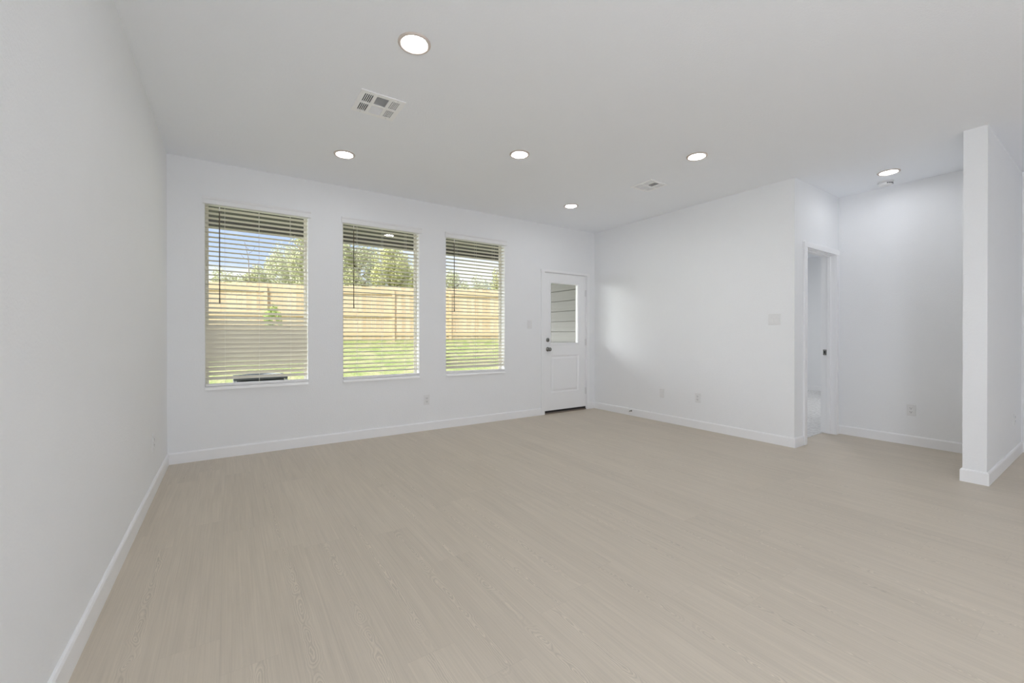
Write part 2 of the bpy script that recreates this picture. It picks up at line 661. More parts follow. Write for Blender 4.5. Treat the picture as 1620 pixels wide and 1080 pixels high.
# ------------------------------------------------------------------ room shell
H = 2.743
XL, YB, XR, YR, XQ, XS, YA, YBK, XH = -0.456, 4.777, 4.768, 1.951, 5.897, 4.784, 0.642, 0.771, 6.455
YREAR, XBED = -3.6, 9.98
T = 0.12
WIN = [(-0.186, 0.676), (1.016, 1.879), (2.224, 3.090)]
WZ0, WZ1 = 0.638, 2.40
DOOR = (3.765, 4.598, 0.0, 2.066)


def struct(o, label):
    return tag(o, label, 'room', kind='structure')


def st(o, label, cat):
    return tag(o, label, cat, kind='structure')


m = MB()
m.quad((XL - T, YREAR - T, 0), (XBED + T, YREAR - T, 0), (XBED + T, YR + T - 0.01, 0), (XL - T, YR + T - 0.01, 0))
m.quad((XL - T, YR + T - 0.01, 0), (XR + T, YR + T - 0.01, 0), (XR + T, YB + 0.15, 0), (XL - T, YB + 0.15, 0))
st(m.build('floor', M_FLOOR, weld=True), 'pale beige wood-look plank floor of the empty living room', 'floor')
m = MB()
m.box((XR + T, YR + T - 0.01, -0.03), (XBED + T, YB + 0.15, 0.008))
st(m.build('floor_bedroom', M_CARPET), 'light grey carpet floor seen through the bedroom doorway', 'carpet')

V1 = (0.715, 1.012, 2.810, 3.108)
V2 = (3.588, 3.868, 2.790, 3.062)


def duct_hole(v):
    return (v[0] + 0.024, v[1] - 0.024, v[2] + 0.024, v[3] - 0.024)


m = slab_with_holes('xyz', XL - T, XBED + T, YREAR - T, YB + 0.15, H, H + 0.14, [duct_hole(V1), duct_hole(V2)])
st(m.build('ceiling', M_CEIL), 'flat white ceiling with recessed lights and air vents', 'ceiling')

m = MB().box((XL - T, YREAR - T, 0), (XL, YB, H))
st(m.build('wall_left', M_WALL), 'white textured wall along the left of the room', 'wall')
holes = [(a, b, WZ0, WZ1) for a, b in WIN] + [(DOOR[0], DOOR[1], -0.001, DOOR[3])]
m = slab_with_holes('xzy', XL - T, XBED + T, 0.0, H, YB, YB + 0.15, [h if h[2] > 0 else (h[0], h[1], 0.0, h[3]) for h in holes])
st(m.build('wall_back', M_WALL), 'white far wall with three windows and the glazed door', 'wall')
m = MB().box((XR, YR + T, 0), (XR + T, YB, H))
st(m.build('wall_right', M_WALL), 'white wall right of the glazed door carrying the double switch', 'wall')
DW = (5.012, 5.803, 0.0, 2.078)
m = slab_with_holes('xzy', XR, XQ, 0, H, YR, YR + T, [(DW[0], DW[1], 0.0, DW[3])])
st(m.build('wall_doorway', M_WALL), 'short white wall pierced by the open bedroom doorway', 'wall')
m = MB().box((XQ, YBK, 0), (XQ + T, YR + T, H))
st(m.build('wall_niche', M_WALL), 'white wall of the niche right of the bedroom doorway', 'wall')
m = MB().box((XS, YA, 0), (XH + T, YBK, H))
st(m.build('wall_stub', M_WALL), 'white wall end standing out at the right edge of the room', 'wall')
m = MB().box((XH, YREAR - T, 0), (XH + T, YA, H))
st(m.build('wall_hall', M_WALL), 'white wall meeting the stub wall at the far right edge', 'wall')
m = MB().box((XL, YREAR - T, 0), (XH, YREAR, H))
st(m.build('wall_rear', M_WALL), 'white wall closing the room behind the camera', 'wall')
m = MB().box((XBED, YR, 0), (XBED + T, YB, H))
st(m.build('wall_bedroom', M_WALL), 'white bedroom wall seen through the doorway', 'wall')
m = MB().box((XQ + T, YR, 0), (XBED, YR + T, H))
st(m.build('wall_bedroom_front', M_WALL), 'white bedroom wall beside the doorway, facing the carpet', 'wall')

# ------------------------------------------------------------------ baseboards (profile with an eased top edge)
BH, BT = 0.100, 0.013


def baseboard(name, path, label):
    """path: floor points along the wall face, room on the left-hand side; mitred at its bends."""
    P = [Vector((x, y)) for x, y in path]
    prof = [(0.0, 0.0), (BT, 0.0), (BT, BH - 0.012), (BT - 0.004, BH - 0.003), (BT - 0.008, BH), (0.0, BH)]
    mb = MB()
    secs = []
    for i, p in enumerate(P):
        d0 = (P[i] - P[i - 1]).normalized() if i else (P[1] - P[0]).normalized()
        d1 = (P[i + 1] - P[i]).normalized() if i < len(P) - 1 else d0
        n0, n1 = Vector((-d0.y, d0.x)), Vector((-d1.y, d1.x))
        nn = (n0 + n1)
        nn = nn / (nn.dot(n0))
        base = len(mb.v)
        for t, z in prof:
            q = p + nn * t
            mb.v.append((q.x, q.y, z))
        secs.append(base)
    k = len(prof)
    for a, c in zip(secs, secs[1:]):
        for j in range(k):
            j2 = (j + 1) % k
            mb.f.append((a + j, a + j2, c + j2, c + j))
    mb.f.append(tuple(secs[0] + j for j in range(k)))
    mb.f.append(tuple(secs[-1] + j for j in reversed(range(k))))
    o = mb.build(name, M_TRIM)
    return st(o, label, 'baseboard')


baseboard('baseboard_left', [(XL, YB - BT), (XL, YREAR)], 'white baseboard along the foot of the left wall')
baseboard('baseboard_back', [(DOOR[0] - 0.055, YB), (XL, YB)], 'white baseboard under the three windows')
baseboard('baseboard_right', [(4.966, YR), (XR, YR), (XR, YB), (DOOR[1] + 0.055, YB)], 'white baseboard along the right wall and round its corner')
baseboard('baseboard_niche', [(XQ, YBK), (XQ, YR), (5.850, YR)], 'white baseboard along the niche wall')
baseboard('baseboard_stub', [(XH, YA), (XS, YA), (XS, YBK), (XQ, YBK)], 'white baseboard wrapping the end of the stub wall')
baseboard('baseboard_hall', [(XH, YREAR), (XH, YA - BT)], 'white baseboard at the far right edge')
baseboard('baseboard_bedroom', [(XBED, YR + T), (XBED, YB)], 'white baseboard inside the bedroom')

# ------------------------------------------------------------------ windows: vinyl frame and pane in drywall returns
win_labels = ['window left of the three, blue sky and tree beyond', 'middle window of the three, facing trees and fence',
              'window nearest the glazed door, right of the three']
for i, (a, b) in enumerate(WIN):
    w = st(empty('window_%d' % (i + 1), ((a + b) / 2, YB + 0.1, WZ0)), win_labels[i], 'window')
    cx = (a + b) / 2
    hw = (b - a) / 2
    f = MB()
    f.rect_loft(-hw, hw, 0, WZ1 - WZ0, [(0, 0.019), (0, -0.012), (0.017, -0.012), (0.020, -0.006), (0.020, 0.0), (0.026, 0.004), (0.026, 0.019), (0.0, 0.019)])
    f.build('window_frame', M_VINYL, w)
    # bullnosed drywall sill filling the foot of the opening
    sl = MB()
    prof = [(-0.1005, -0.002), (-0.123, 0.0), (-0.123, 0.004), (-0.116, 0.013), (-0.102, 0.024), (-0.085, 0.030), (-0.011, 0.031), (-0.011, -0.002)]
    n = len(prof)
    for x in (-hw, hw):
        for y, z in prof:
            sl.v.append((x, y, z))
    for q in range(n):
        sl.f.append((q, (q + 1) % n, n + (q + 1) % n, n + q))
    sl.f.append(tuple(range(n)))
    sl.f.append(tuple(reversed(range(n, 2 * n))))
    sl.build('window_sill', M_SILL, w)
    g = MB().box((-hw + 0.02, 0.012, 0.02), (hw - 0.02, 0.016, WZ1 - WZ0 - 0.02))
    g.build('window_pane', M_GLASS, w)

# ------------------------------------------------------------------ blinds
PITCH = 0.0438


def make_blind(i, label, tilt, rail_skew):
    a, b = WIN[i]
    hw = (b - a) / 2 - 0.004
    z_off = WZ0
    root = empty('window_blind', ((a + b) / 2, YB + 0.030, WZ0))
    tag(root, label, 'blind', 'faux wood blinds in the three windows')
    # valance: stepped crown moulding on the wall face, lightly wider than the opening
    v = MB()
    x0, x1 = -hw - 0.018, hw + 0.030
    prof = [(-0.033, 1.714), (-0.044, 1.714), (-0.047, 1.718), (-0.047, 1.752), (-0.043, 1.758), (-0.050, 1.768), (-0.053, 1.774), (-0.053, 1.780), (-0.033, 1.780)]
    n = len(v.v)
    for x in (x0, x1):
        for y, z in prof:
            v.v.append((x, y, z))
    k = len(prof)
    for j in range(k):
        v.f.append((n + j, n + (j + 1) % k, n + k + (j + 1) % k, n + k + j))
    v.f.append(tuple(range(n, n + k)))
    v.f.append(tuple(reversed(range(n + k, n + 2 * k))))
    v.build('valance', M_VALANCE, root)
    MB().box((-hw, -0.024, 1.712), (hw, 0.026, 1.758)).build('headrail', M_VALANCE, root)
    # slats
    s = MB()
    zr = 0.043
    z = 1.705 - 0.0236
    zs = []
    while z > zr + 0.030:
        zs.append(z)
        z -= PITCH
    for kk, z in enumerate(zs):
        t = tilt(z + z_off)
        ct, sn = math.cos(t), math.sin(t)
        sec = []
        for u, bow in ((-0.025, -0.001), (-0.012, 0.0006), (0.0, 0.0012), (0.012, 0.0006), (0.025, -0.001)):
            for th in (0.0014,):
                sec.append((u * ct - (bow + th) * sn, u * sn + (bow + th) * ct))
        low = []
        for u, bow in ((0.025, -0.001), (0.012, 0.0006), (0.0, 0.0012), (-0.012, 0.0006), (-0.025, -0.001)):
            low.append((u * ct - (bow - 0.0014) * sn, u * sn + (bow - 0.0014) * ct))
        pts = sec + low
        base = len(s.v)
        xo = 0.0007 * math.sin(kk * 2.3)
        for x in (-hw + xo, hw + xo):
            for y, dz in pts:
                s.v.append((x, y, z + dz))
        q = len(pts)
        for j in range(q):
            s.f.append((base + j, base + (j + 1) % q, base + q + (j + 1) % q, base + q + j))
        s.f.append(tuple(range(base, base + q)))
        s.f.append(tuple(reversed(range(base + q, base + 2 * q))))
    s.build('slats', M_SLAT, root)
    r = MB().box((-hw, -0.025, -0.011), (hw, 0.025, 0.011)).build('bottom_rail', M_VALANCE, root, bevel=0.003)
    r.location = (0, rail_skew[1], zr)
    r.rotation_euler = (0, -rail_skew[0], rail_skew[2])
    for off in (0.153, 0.430, 0.702):
        x = -hw - 0.004 + off
        c = MB()
        for y in (-0.0262, 0.0262):
            c.tube([(x, y, 1.715), (x, y, 0.04)], 0.0011, 5)
        c.build('ladder_cord', M_CORD, root)
    x = -hw - 0.004 + 0.112
    wd = MB()
    wd.tube([(x, -0.034, 1.66), (x, -0.034, 0.815)], [0.0042, 0.0042], 8)
    wd.lathe([(0.0, 0.0), (0.0056, 0.001), (0.0056, 0.035), (0.0042, 0.04)], (x, -0.034, 0.800), 'z', 10)
    wd.build('tilt_wand', M_WAND, root)
    MB().tube([(x, -0.034, 1.715), (x, -0.034, 1.66)], 0.0045, 8).build('wand_hook', M_CORD, root)
    return root


def sm(x, a, b):
    t = max(0.0, min(1.0, (x - a) / (b - a)))
    return t * t * (3 - 2 * t)


def tilt_left(z):
    # room edge up is negative; the slats of the lower half hang almost shut
    return R(float(np.interp(z, [0.70, 0.78, 0.83, 0.88, 0.97, 1.17, 1.21, 1.26, 1.32, 1.38, 1.53, 1.68, 2.0, 2.3],
                             [-33, -39, -47, -55, -60, -58, -54, -40, -27, -17, -8, -5, -5, -8])))


def tilt_middle(z):
    return R(float(np.interp(z, [0.7, 0.85, 1.15, 1.5, 1.9, 2.3], [-22, -16, -10, -7, -5, -8])))


def tilt_right(z):
    return R(float(np.interp(z, [0.7, 0.78, 0.86, 0.95, 1.15, 1.5, 1.9, 2.3], [-46, -38, -27, -18, -10, -7, -5, -8])))


make_blind(0, 'off-white slatted blind in the leftmost window, its lower slats tilted shut', tilt_left, (0.0, 0.0, 0.0))
make_blind(1, 'off-white slatted blind with open slats in the middle window', tilt_middle, (0.004, -0.004, 0.006))
make_blind(2, 'off-white slatted blind in the window nearest the glazed door', tilt_right, (-0.010, 0.0, -0.015))

# ------------------------------------------------------------------ glazed back door
d = st(empty('door_1', ((DOOR[0] + DOOR[1]) / 2, YB, 0)), 'white half-glass back door beside the right-hand corner', 'door')
ox = (DOOR[0] + DOOR[1]) / 2


def dx(x):
    return x - ox


SX0, SX1, SZ0, SZ1 = dx(3.775), dx(4.583), 0.046, 2.053
GX0, GX1, GZ0, GZ1 = dx(3.890), dx(4.432), 1.022, 1.916
PX0, PX1, PZ0, PZ1 = dx(3.893), dx(4.447), 0.300, 0.850
slab = slab_with_holes('xzy', SX0, SX1, SZ0, SZ1, 0.008, 0.052, [(GX0, GX1, GZ0, GZ1), (PX0, PX1, PZ0, PZ1)])
# embossed lower panel: sunk ogee, raised field
slab.rect_loft(PX0, PX1, PZ0, PZ1, [(0, 0.008), (0.006, 0.010), (0.016, 0.019), (0.030, 0.020), (0.046, 0.011), (0.056, 0.010)], face=True)
slab.rect_loft(PX0, PX1, PZ0, PZ1, [(0, 0.052), (0.01, 0.045)], face=True)
slab.build('door_slab', M_TRIM, d)
lf = MB()
lf.rect_loft(GX0 - 0.020, GX1 + 0.020, GZ0 - 0.020, GZ1 + 0.020, [(0, 0.008), (0.0, 0.003), (0.006, 0.0), (0.018, 0.0), (0.024, 0.004), (0.030, 0.012), (0.030, 0.030)])
lf.rect_loft(GX0 - 0.020, GX1 + 0.020, GZ0 - 0.020, GZ1 + 0.020, [(0, 0.052), (0.0, 0.058), (0.024, 0.060), (0.030, 0.046), (0.030, 0.030)])
lf.build('glass_frame', M_TRIM, d)
MB().box((GX0 + 0.004, 0.028, GZ0 + 0.004), (GX1 - 0.004, 0.032, GZ1 - 0.004)).build('door_pane', M_GLASS, d)
# casing: flat legs with a head board
cs = MB()
cs.box((dx(3.707), -0.016, 0.0), (dx(3.768), 0.0, DOOR[3] - 0.006))
cs.box((dx(4.596), -0.016, 0.0), (dx(4.652), 0.0, DOOR[3] - 0.006))
cs.box((dx(3.700), -0.018, DOOR[3] - 0.006), (dx(4.659), 0.0, DOOR[3] + 0.026))
cs.build('casing', M_TRIM, d, bevel=0.002)
jb = MB()
jb.box((DOOR[0] - ox, 0.0, 0.0), (SX0 - 0.003, 0.15, DOOR[3]))
jb.box((SX1 + 0.003, 0.0, 0.0), (DOOR[1] - ox, 0.15, DOOR[3]))
jb.box((SX0 - 0.003, 0.0, SZ1 + 0.003), (SX1 + 0.003, 0.15, DOOR[3]))
jb.build('jamb', M_TRIM, d)
MB().box((SX0 - 0.002, -0.004, 0.0), (SX1 + 0.002, 0.15, 0.018)).build('threshold', plain('bronze_threshold', (0.20, 0.16, 0.13), 0.5), d)
MB().box((SX0, 0.004, 0.018), (SX1, 0.048, 0.0455)).build('door_sweep', M_BLACK, d)['label'] = 'black rubber sweep under the door'
db = MB()
db.lathe([(0.0, 0.0), (0.031, 0.0), (0.031, 0.006), (0.026, 0.012), (0.014, 0.014), (0.0, 0.014)], (dx(3.838), 0.008, 1.075), 'y', 28)
o = db.build('deadbolt', M_METAL, d, smooth=False)
tb = MB().box((dx(3.838) - 0.004, -0.022, 1.060), (dx(3.838) + 0.004, -0.005, 1.090)).build('thumb_turn', M_METAL, o, bevel=0.002)
kb = MB()
kb.lathe([(0.0, 0.0), (0.032, 0.0), (0.032, 0.004), (0.027, 0.009), (0.012, 0.012), (0.011, 0.030), (0.017, 0.036), (0.026, 0.044), (0.0285, 0.052), (0.026, 0.060), (0.016, 0.064), (0.0, 0.065)], (dx(3.838), 0.008, 0.940), 'y', 28)
kb.build('door_knob', M_METAL, d, smooth=True)
for z in (1.79, 1.037, 0.287):
    hg = MB()
    hg.tube([(dx(4.587), -0.005, z - 0.05), (dx(4.587), -0.005, z + 0.05)], 0.0055, 10)
    hg.box((dx(4.575), 0.004, z - 0.05), (dx(4.587), 0.0085, z + 0.05))
    hg.build('hinge', M_HINGE, d)

# ------------------------------------------------------------------ bedroom doorway
d2 = st(empty('door_2', (5.407, YR, 0)), 'open white-trimmed bedroom doorway right of the long wall', 'door')
ex = 5.407
JX0, JX1, JZ = 5.030 - ex, 5.785 - ex, 2.060
cs = MB()
cs.box((4.967 - ex, -0.018, 0), (JX0 - 0.003, 0.0, JZ + 0.004))
cs.box((JX1 + 0.003, -0.018, 0), (5.851 - ex, 0.0, JZ + 0.004))
cs.build('casing', M_TRIM, d2, bevel=0.002)
MB().box((4.955 - ex, -0.022, JZ + 0.004), (5.862 - ex, 0.0, JZ + 0.062)).build('head_casing', M_TRIM, d2, bevel=0.002)
jb = MB()
jb.box((DW[0] - ex, 0.0, 0), (JX0, T + 0.002, DW[3]))
jb.box((JX1, 0.0, 0), (DW[1] - ex, T + 0.002, DW[3]))
jb.box((JX0, 0.0, JZ), (JX1, T + 0.002, DW[3]))
jb.build('jamb', M_TRIM, d2)
sp_ = MB()
sp_.box((JX0, 0.040, 0), (JX0 + 0.011, 0.074, JZ))
sp_.box((JX1 - 0.011, 0.040, 0), (JX1, 0.074, JZ))
sp_.box((JX0 + 0.011, 0.040, JZ - 0.011), (JX1 - 0.011, 0.074, JZ))
sp_.build('door_stop_moulding', M_TRIM, d2, bevel=0.0015)
s_ = MB().box((JX1 - 0.0018, 0.080, 0.912), (JX1, 0.114, 0.976)).build('strike_plate', M_METAL, d2, bevel=0.0005)
s_['label'] = 'nickel strike plate in the jamb'
MB().box((JX1 - 0.0024, 0.090, 0.928), (JX1 - 0.0012, 0.106, 0.960)).build('latch_hole', M_SLOT, s_)
bc = MB()
bc.box((JX1 + 0.003, T, 0), (5.851 - ex, T + 0.018, JZ + 0.06))
bc.box((4.967 - ex, T, 0), (JX0 - 0.003, T + 0.018, JZ + 0.06))
bc.build('bedroom_casing', M_TRIM, d2)


# ------------------------------------------------------------------ recessed ceiling lights
def make_light():
    root = empty('recessed_light', (0, 0, H))
    g = MB()
    g.lathe([(0.088, 0.0), (0.088, -0.004), (0.084, -0.009), (0.076, -0.010), (0.070, -0.007), (0.0675, -0.003), (0.0675, 0.0)], (0, 0, 0), 'z', 48)
    g.build('trim_ring', M_RING, root, smooth=True)
    n = MB()
    n.lathe([(0.067, -0.0005), (0.067, -0.0045), (0.050, -0.0058), (0.025, -0.0064), (0.0, -0.0066)], (0, 0, 0), 'z', 48)
    n.build('lens', M_LENS, root, smooth=True)
    return root


proto = make_light()
spots = [((0.845, 2.217), 'lit round ceiling light nearest the camera, above the air vent'),
         ((0.848, 3.919), 'lit round ceiling light in front of the leftmost window'),
         ((2.133, 3.056), 'lit round ceiling light in the middle of the room'),
         ((3.472, 2.206), 'lit round ceiling light between the far air vent and the niche'),
         ((3.511, 3.918), 'lit round ceiling light nearest the glazed door'),
         ((5.370, 1.371), 'lit round ceiling light in the niche beside the smoke detector')]
for i, ((x, y), lab) in enumerate(spots):
    o = proto if i == 0 else copy_tree(proto)
    o.location = (x, y, H)
    tag(o, lab, 'ceiling light', 'recessed lights in the ceiling')


# ------------------------------------------------------------------ air vents
def make_vent(v, label):
    lx, ly = v[1] - v[0], v[3] - v[2]
    root = empty('air_vent', (v[0], v[2], H))
    tag(root, label, 'air vent', 'square air vents in the ceiling')
    cu = [(0.103, 0.302), (0.372, 0.640), (0.709, 0.897)]
    cvv = [(0.110, 0.470), (0.545, 0.885)]
    holes = [(a * lx, b * lx, c * ly, e * ly) for a, b in cu for c, e in cvv]
    pl = slab_with_holes('xyz', 0, lx, 0, ly, -0.006, 0.0, holes)
    pl.build('face_plate', M_VENT, root)
    lo = MB()
    th = 0.0008
    for ci, (a, b) in enumerate(cu):
        for ri, (c, e) in enumerate(cvv):
            x0, x1, y0, y1 = a * lx, b * lx, c * ly, e * ly
            if ci in (0, 2):
                n = 5
                sgn = 1 if ci == 0 else -1
                step = (x1 - x0) / n
                for k in range(n + 1):
                    xc = x0 + step * k
                    dxs, dz = 0.0042 * sgn, 0.011
                    lo.quad((xc - dxs, y0, -0.004), (xc - dxs, y1, -0.004), (xc + dxs, y1, -0.004 + dz), (xc + dxs, y0, -0.004 + dz))
                    lo.box((xc - 0.0022, y0, -0.0055), (xc + 0.0022, y1, -0.0035))
            else:
                n = 14
                sgn = 1 if ri == 0 else -1
                step = (y1 - y0) / n
                for k in range(n + 1):
                    yc = y0 + step * k
                    dys, dz = (0.0036 if sgn > 0 else -0.0016), 0.009
                    lo.quad((x0, yc - dys, -0.004), (x1, yc - dys, -0.004), (x1, yc + dys, -0.004 + dz), (x0, yc + dys, -0.004 + dz))
    lo.build('louvers', M_VENT, root)
    bx = MB()
    b0, b1, c0, c1 = 0.026, lx - 0.026, 0.026, ly - 0.026
    zt = 0.13
    bx.quad((b0, c0, zt), (b1, c0, zt), (b1, c1, zt), (b0, c1, zt))
    bx.quad((b0, c0, 0), (b1, c0, 0), (b1, c0, zt), (b0, c0, zt))
    bx.quad((b0, c1, 0), (b1, c1, 0), (b1, c1, zt), (b0, c1, zt))
    bx.quad((b0, c0, 0), (b0, c1, 0), (b0, c1, zt), (b0, c0, zt))
    bx.quad((b1, c0, 0), (b1, c1, 0), (b1, c1, zt), (b1, c0, zt))
    bx.build('duct', M_DUCT, root)
    for ux, uy in ((0.2, 0.045), (0.82, 0.045), (0.2, 0.955), (0.82, 0.955)):
        sc = MB()
        sc.lathe([(0.0, -0.0085), (0.003, -0.008), (0.0042, -0.006), (0.0042, -0.004)], (ux * lx, uy * ly, 0), 'z', 12)
        sc.build('screw', M_HINGE, root)
    return root


make_vent(V1, 'white louvred ceiling vent, the large one close to the camera')
make_vent(V2, 'white louvred ceiling vent far off near the right wall')

# ------------------------------------------------------------------ smoke detector
sd = tag(empty('smoke_detector', (5.674, 1.474, H)), 'white round smoke detector on the ceiling of the niche', 'smoke detector')
MB().lathe([(0.0, 0.0), (0.066, 0.0), (0.066, -0.010), (0.062, -0.013)], (0, 0, 0), 'z', 40).build('base', M_PLATE, sd)
MB().lathe([(0.055, -0.010), (0.060, -0.016), (0.060, -0.030), (0.054, -0.041), (0.035, -0.046), (0.0, -0.047)], (0, 0, 0), 'z', 40).build('cover', M_PLATE, sd, smooth=True)
vt = MB()
for k in range(9):
    a = R(-150 + k * 14)
    mm = Matrix.Rotation(a, 4, 'Z')
    vt.box((0.0565, -0.005, -0.034), (0.0605, 0.005, -0.024), mm)
vt.build('vent_slots', M_SLOT, sd)


# ------------------------------------------------------------------ switches and outlets
def wall_frame(face, u, z):
    """Matrix placing local (x right, y into the room negative, z up) on a wall face."""
    ax, val = face
    if ax == 'Y':            # wall facing -Y
        return Matrix.Translation((u, val, z))
    if ax == 'X-':           # wall facing -X
        return Matrix.Translation((val, u, z)) @ Matrix.Rotation(R(-90), 4, 'Z')
    if ax == 'X+':           # wall facing +X
        return Matrix.Translation((val, u, z)) @ Matrix.Rotation(R(90), 4, 'Z')


def plate(mb, w, h):
    mb.rect_loft(-w / 2, w / 2, -h / 2, h / 2, [(0, 0.0), (0, -0.0025), (0.0015, -0.0045), (0.005, -0.006)], face=True, close=True)


def make_outlet(label, face, u, z):
    root = empty('wall_outlet')
    root.matrix_world = wall_frame(face, u, z)
    tag(root, label, 'outlet', 'power outlets low on the walls')
    p = MB()
    plate(p, 0.074, 0.117)
    p.build('cover_plate', M_PLATE, root)
    for s in (-1, 1):
        r = MB()
        r.rect_loft(-0.0165, 0.0165, s * 0.0195 - 0.0145, s * 0.0195 + 0.0145, [(0, -0.005), (0.0008, -0.0085), (0.003, -0.0092)], face=True)
        ro = r.build('socket', M_PLATE, root)
        sl = MB()
        zc = s * 0.0195
        sl.box((-0.0085, -0.0097, zc - 0.002), (-0.0058, -0.009, zc + 0.008))
        sl.box((0.0058, -0.0097, zc - 0.001), (0.0085, -0.009, zc + 0.007))
        sl.lathe([(0.0, 0.0005), (0.0032, 0.0004), (0.0032, -0.0002)], (0.0, -0.0092, zc - 0.008), 'y', 12)
        sl.build('slots', M_SLOT, ro)
    c = MB()
    c.lathe([(0.0, 0.0015), (0.0022, 0.001), (0.0028, 0.0)], (0, -0.006, 0), 'y', 10)
    c.build('screw', M_HINGE, root)
    return root


make_outlet('white outlet on the left wall, seen edge-on', ('X+', XL), 3.925, 0.378)
make_outlet('white outlet under the gap between the middle and right windows', ('Y', YB), 1.972, 0.368)
make_outlet('white outlet with dark slots on the right wall, right of the blank plate', ('X-', XR), 3.011, 0.378)
make_outlet('white outlet low on the niche wall', ('X-', XQ), 1.320, 0.365)
make_outlet('white outlet on the stub wall at the far right edge', ('Y', YA), 6.018, 0.370)

cp = empty('wall_plate')
cp.matrix_world = wall_frame(('X-', XR), 3.526, 0.377)
tag(cp, 'white cable plate without slots, between door stop and outlet', 'wall plate')
p = MB()
plate(p, 0.074, 0.117)
p.build('cover_plate', M_PLATE, cp)
p = MB()
p.rect_loft(-0.0165, 0.0165, -0.033, 0.033, [(0, -0.005), (0.0008, -0.008), (0.002, -0.0085)], face=True)
p.build('insert', M_PLATE, cp)


def make_switch(label, face, u, z, gangs, w):
    root = empty('light_switch')
    root.matrix_world = wall_frame(face, u, z)
    tag(root, label, 'light switch')
    p = MB()
    plate(p, w, 0.117)
    p.build('cover_plate', M_PLATE, root)
    for g in range(gangs):
        xc = (g - (gangs - 1) / 2) * 0.046
        fr = MB()
        fr.rect_loft(xc - 0.0175, xc + 0.0175, -0.0345, 0.0345, [(0, -0.005), (0.0, -0.0068), (0.0012, -0.0068), (0.0014, -0.004)])
        fr.build('bezel', M_PLATE, root)
        k = MB()
        x0, x1 = xc - 0.0155, xc + 0.0155
        # rocker: upper half leans out, lower half leans in
        pts = [(0.0325, -0.0095), (0.0, -0.0075), (-0.0325, -0.0120), (-0.0325, -0.004), (0.0325, -0.004)]
        n = len(k.v)
        for x in (x0, x1):
            for zz, yy in pts:
                k.v.append((x, yy, zz))
        q = len(pts)
        for j in range(q):
            k.f.append((n + j, n + (j + 1) % q, n + q + (j + 1) % q, n + q + j))
        k.f.append(tuple(range(n, n + q)))
        k.f.append(tuple(reversed(range(n + q, n + 2 * q))))
        k.build('rocker', M_PLATE, root, bevel=0.0008)
    return root


make_switch('white wall switch left of the glazed door', ('Y', YB), 3.508, 1.296, 1, 0.074)
make_switch('white double rocker switch on the long right wall', ('X-', XR), 2.141, 1.312, 2, 0.119)

# spring door stop on the baseboard
ds = empty('door_stop')
ds.matrix_world = wall_frame(('X-', XR - BT), 4.027, 0.068)
tag(ds, 'small dark spring door stop screwed to the right baseboard', 'door stop')
MB().lathe([(0.0, 0.0), (0.011, 0.0), (0.011, 0.004), (0.007, 0.012), (0.0, 0.012)], (0, 0, 0), 'y', 16).build('base', M_METAL, ds)
co = MB()
pts = []
for k in range(15 * 10 + 1):
    a = 2 * math.pi * k / 10
    pts.append((0.0055 * math.cos(a), -0.010 - 0.050 * k / 150, 0.0055 * math.sin(a)))
co.tube(pts, 0.0011, 5)
co.build('spring', M_METAL, ds)
MB().lathe([(0.0, 0.058), (0.008, 0.058), (0.009, 0.064), (0.008, 0.073), (0.0, 0.075)], (0, 0, 0), 'y', 14).build('tip', M_PLATE, ds)

# ------------------------------------------------------------------ outside: patio
YP0, YP1 = YB + 0.15, 7.62
pc = tag(empty('patio_cover', (2.0, 6.3, 0)), 'dark shaded patio roof above the view outside the windows', 'patio roof', kind='structure')
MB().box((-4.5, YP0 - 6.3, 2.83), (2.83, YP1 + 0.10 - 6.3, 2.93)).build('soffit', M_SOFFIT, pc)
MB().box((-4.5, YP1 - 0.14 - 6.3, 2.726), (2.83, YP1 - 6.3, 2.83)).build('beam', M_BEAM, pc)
MB().box((-3.2, YP1 - 0.14 - 6.3, -0.15), (-3.06, YP1 - 6.3, 2.726)).build('post', M_BEAM, pc)
st(MB().box((-2.6, YP0, -0.17), (4.83, YP1, -0.02)).build('patio_floor', M_CONC), 'concrete patio slab under the patio roof', 'patio')
# siding wall closing the patio on the right
sw_ = MB()
zb = 1.920 - 0.178 * 11
while zb < 2.83:
    z0, z1 = max(zb, -0.15), min(zb + 0.178, 2.83)
    if z1 - z0 > 0.02:
        # board leaning out to its lower edge, which overhangs a dark joint above the board below
        sw_.poly([(4.828, YP0, z0), (4.828, YP1, z0), (4.838, YP1, z1 - 0.007), (4.838, YP0, z1 - 0.007)])
        sw_.poly([(4.828, YP0, z0), (4.828, YP1, z0), (4.870, YP1, z0), (4.870, YP0, z0)])
        sw_.poly([(4.838, YP0, z1 - 0.007), (4.838, YP1, z1 - 0.007), (4.870, YP1, z1 - 0.007), (4.870, YP0, z1 - 0.007)])
    zb += 0.178
sw_.box((4.870, YP0, -0.15), (4.96, YP1, 2.83))
st(sw_.build('wall_patio', M_SIDING), 'greige lap siding wall seen through the door glass', 'wall')
pl_ = copy_tree(proto)
pl_.location = (2.24, 7.06, 2.829)
pl_.name = 'patio_light'
tag(pl_, 'lit round light on the patio roof, seen through the middle blind', 'ceiling light')

# ------------------------------------------------------------------ outside: yard
FA, FB = Vector((-9.0, 18.40)), Vector((15.0, 10.63))       # fence line


def fence_y(x):
    return FA.y + (FB.y - FA.y) * (x - FA.x) / (FB.x - FA.x)


def ground_z(x, y):
    zf = 0.93 + 0.010 * x
    fy = fence_y(x)
    t = (y - 8.2) / (fy - 8.2)
    t = max(0.0, min(1.25, t))
    return -0.14 + (zf + 0.14) * t


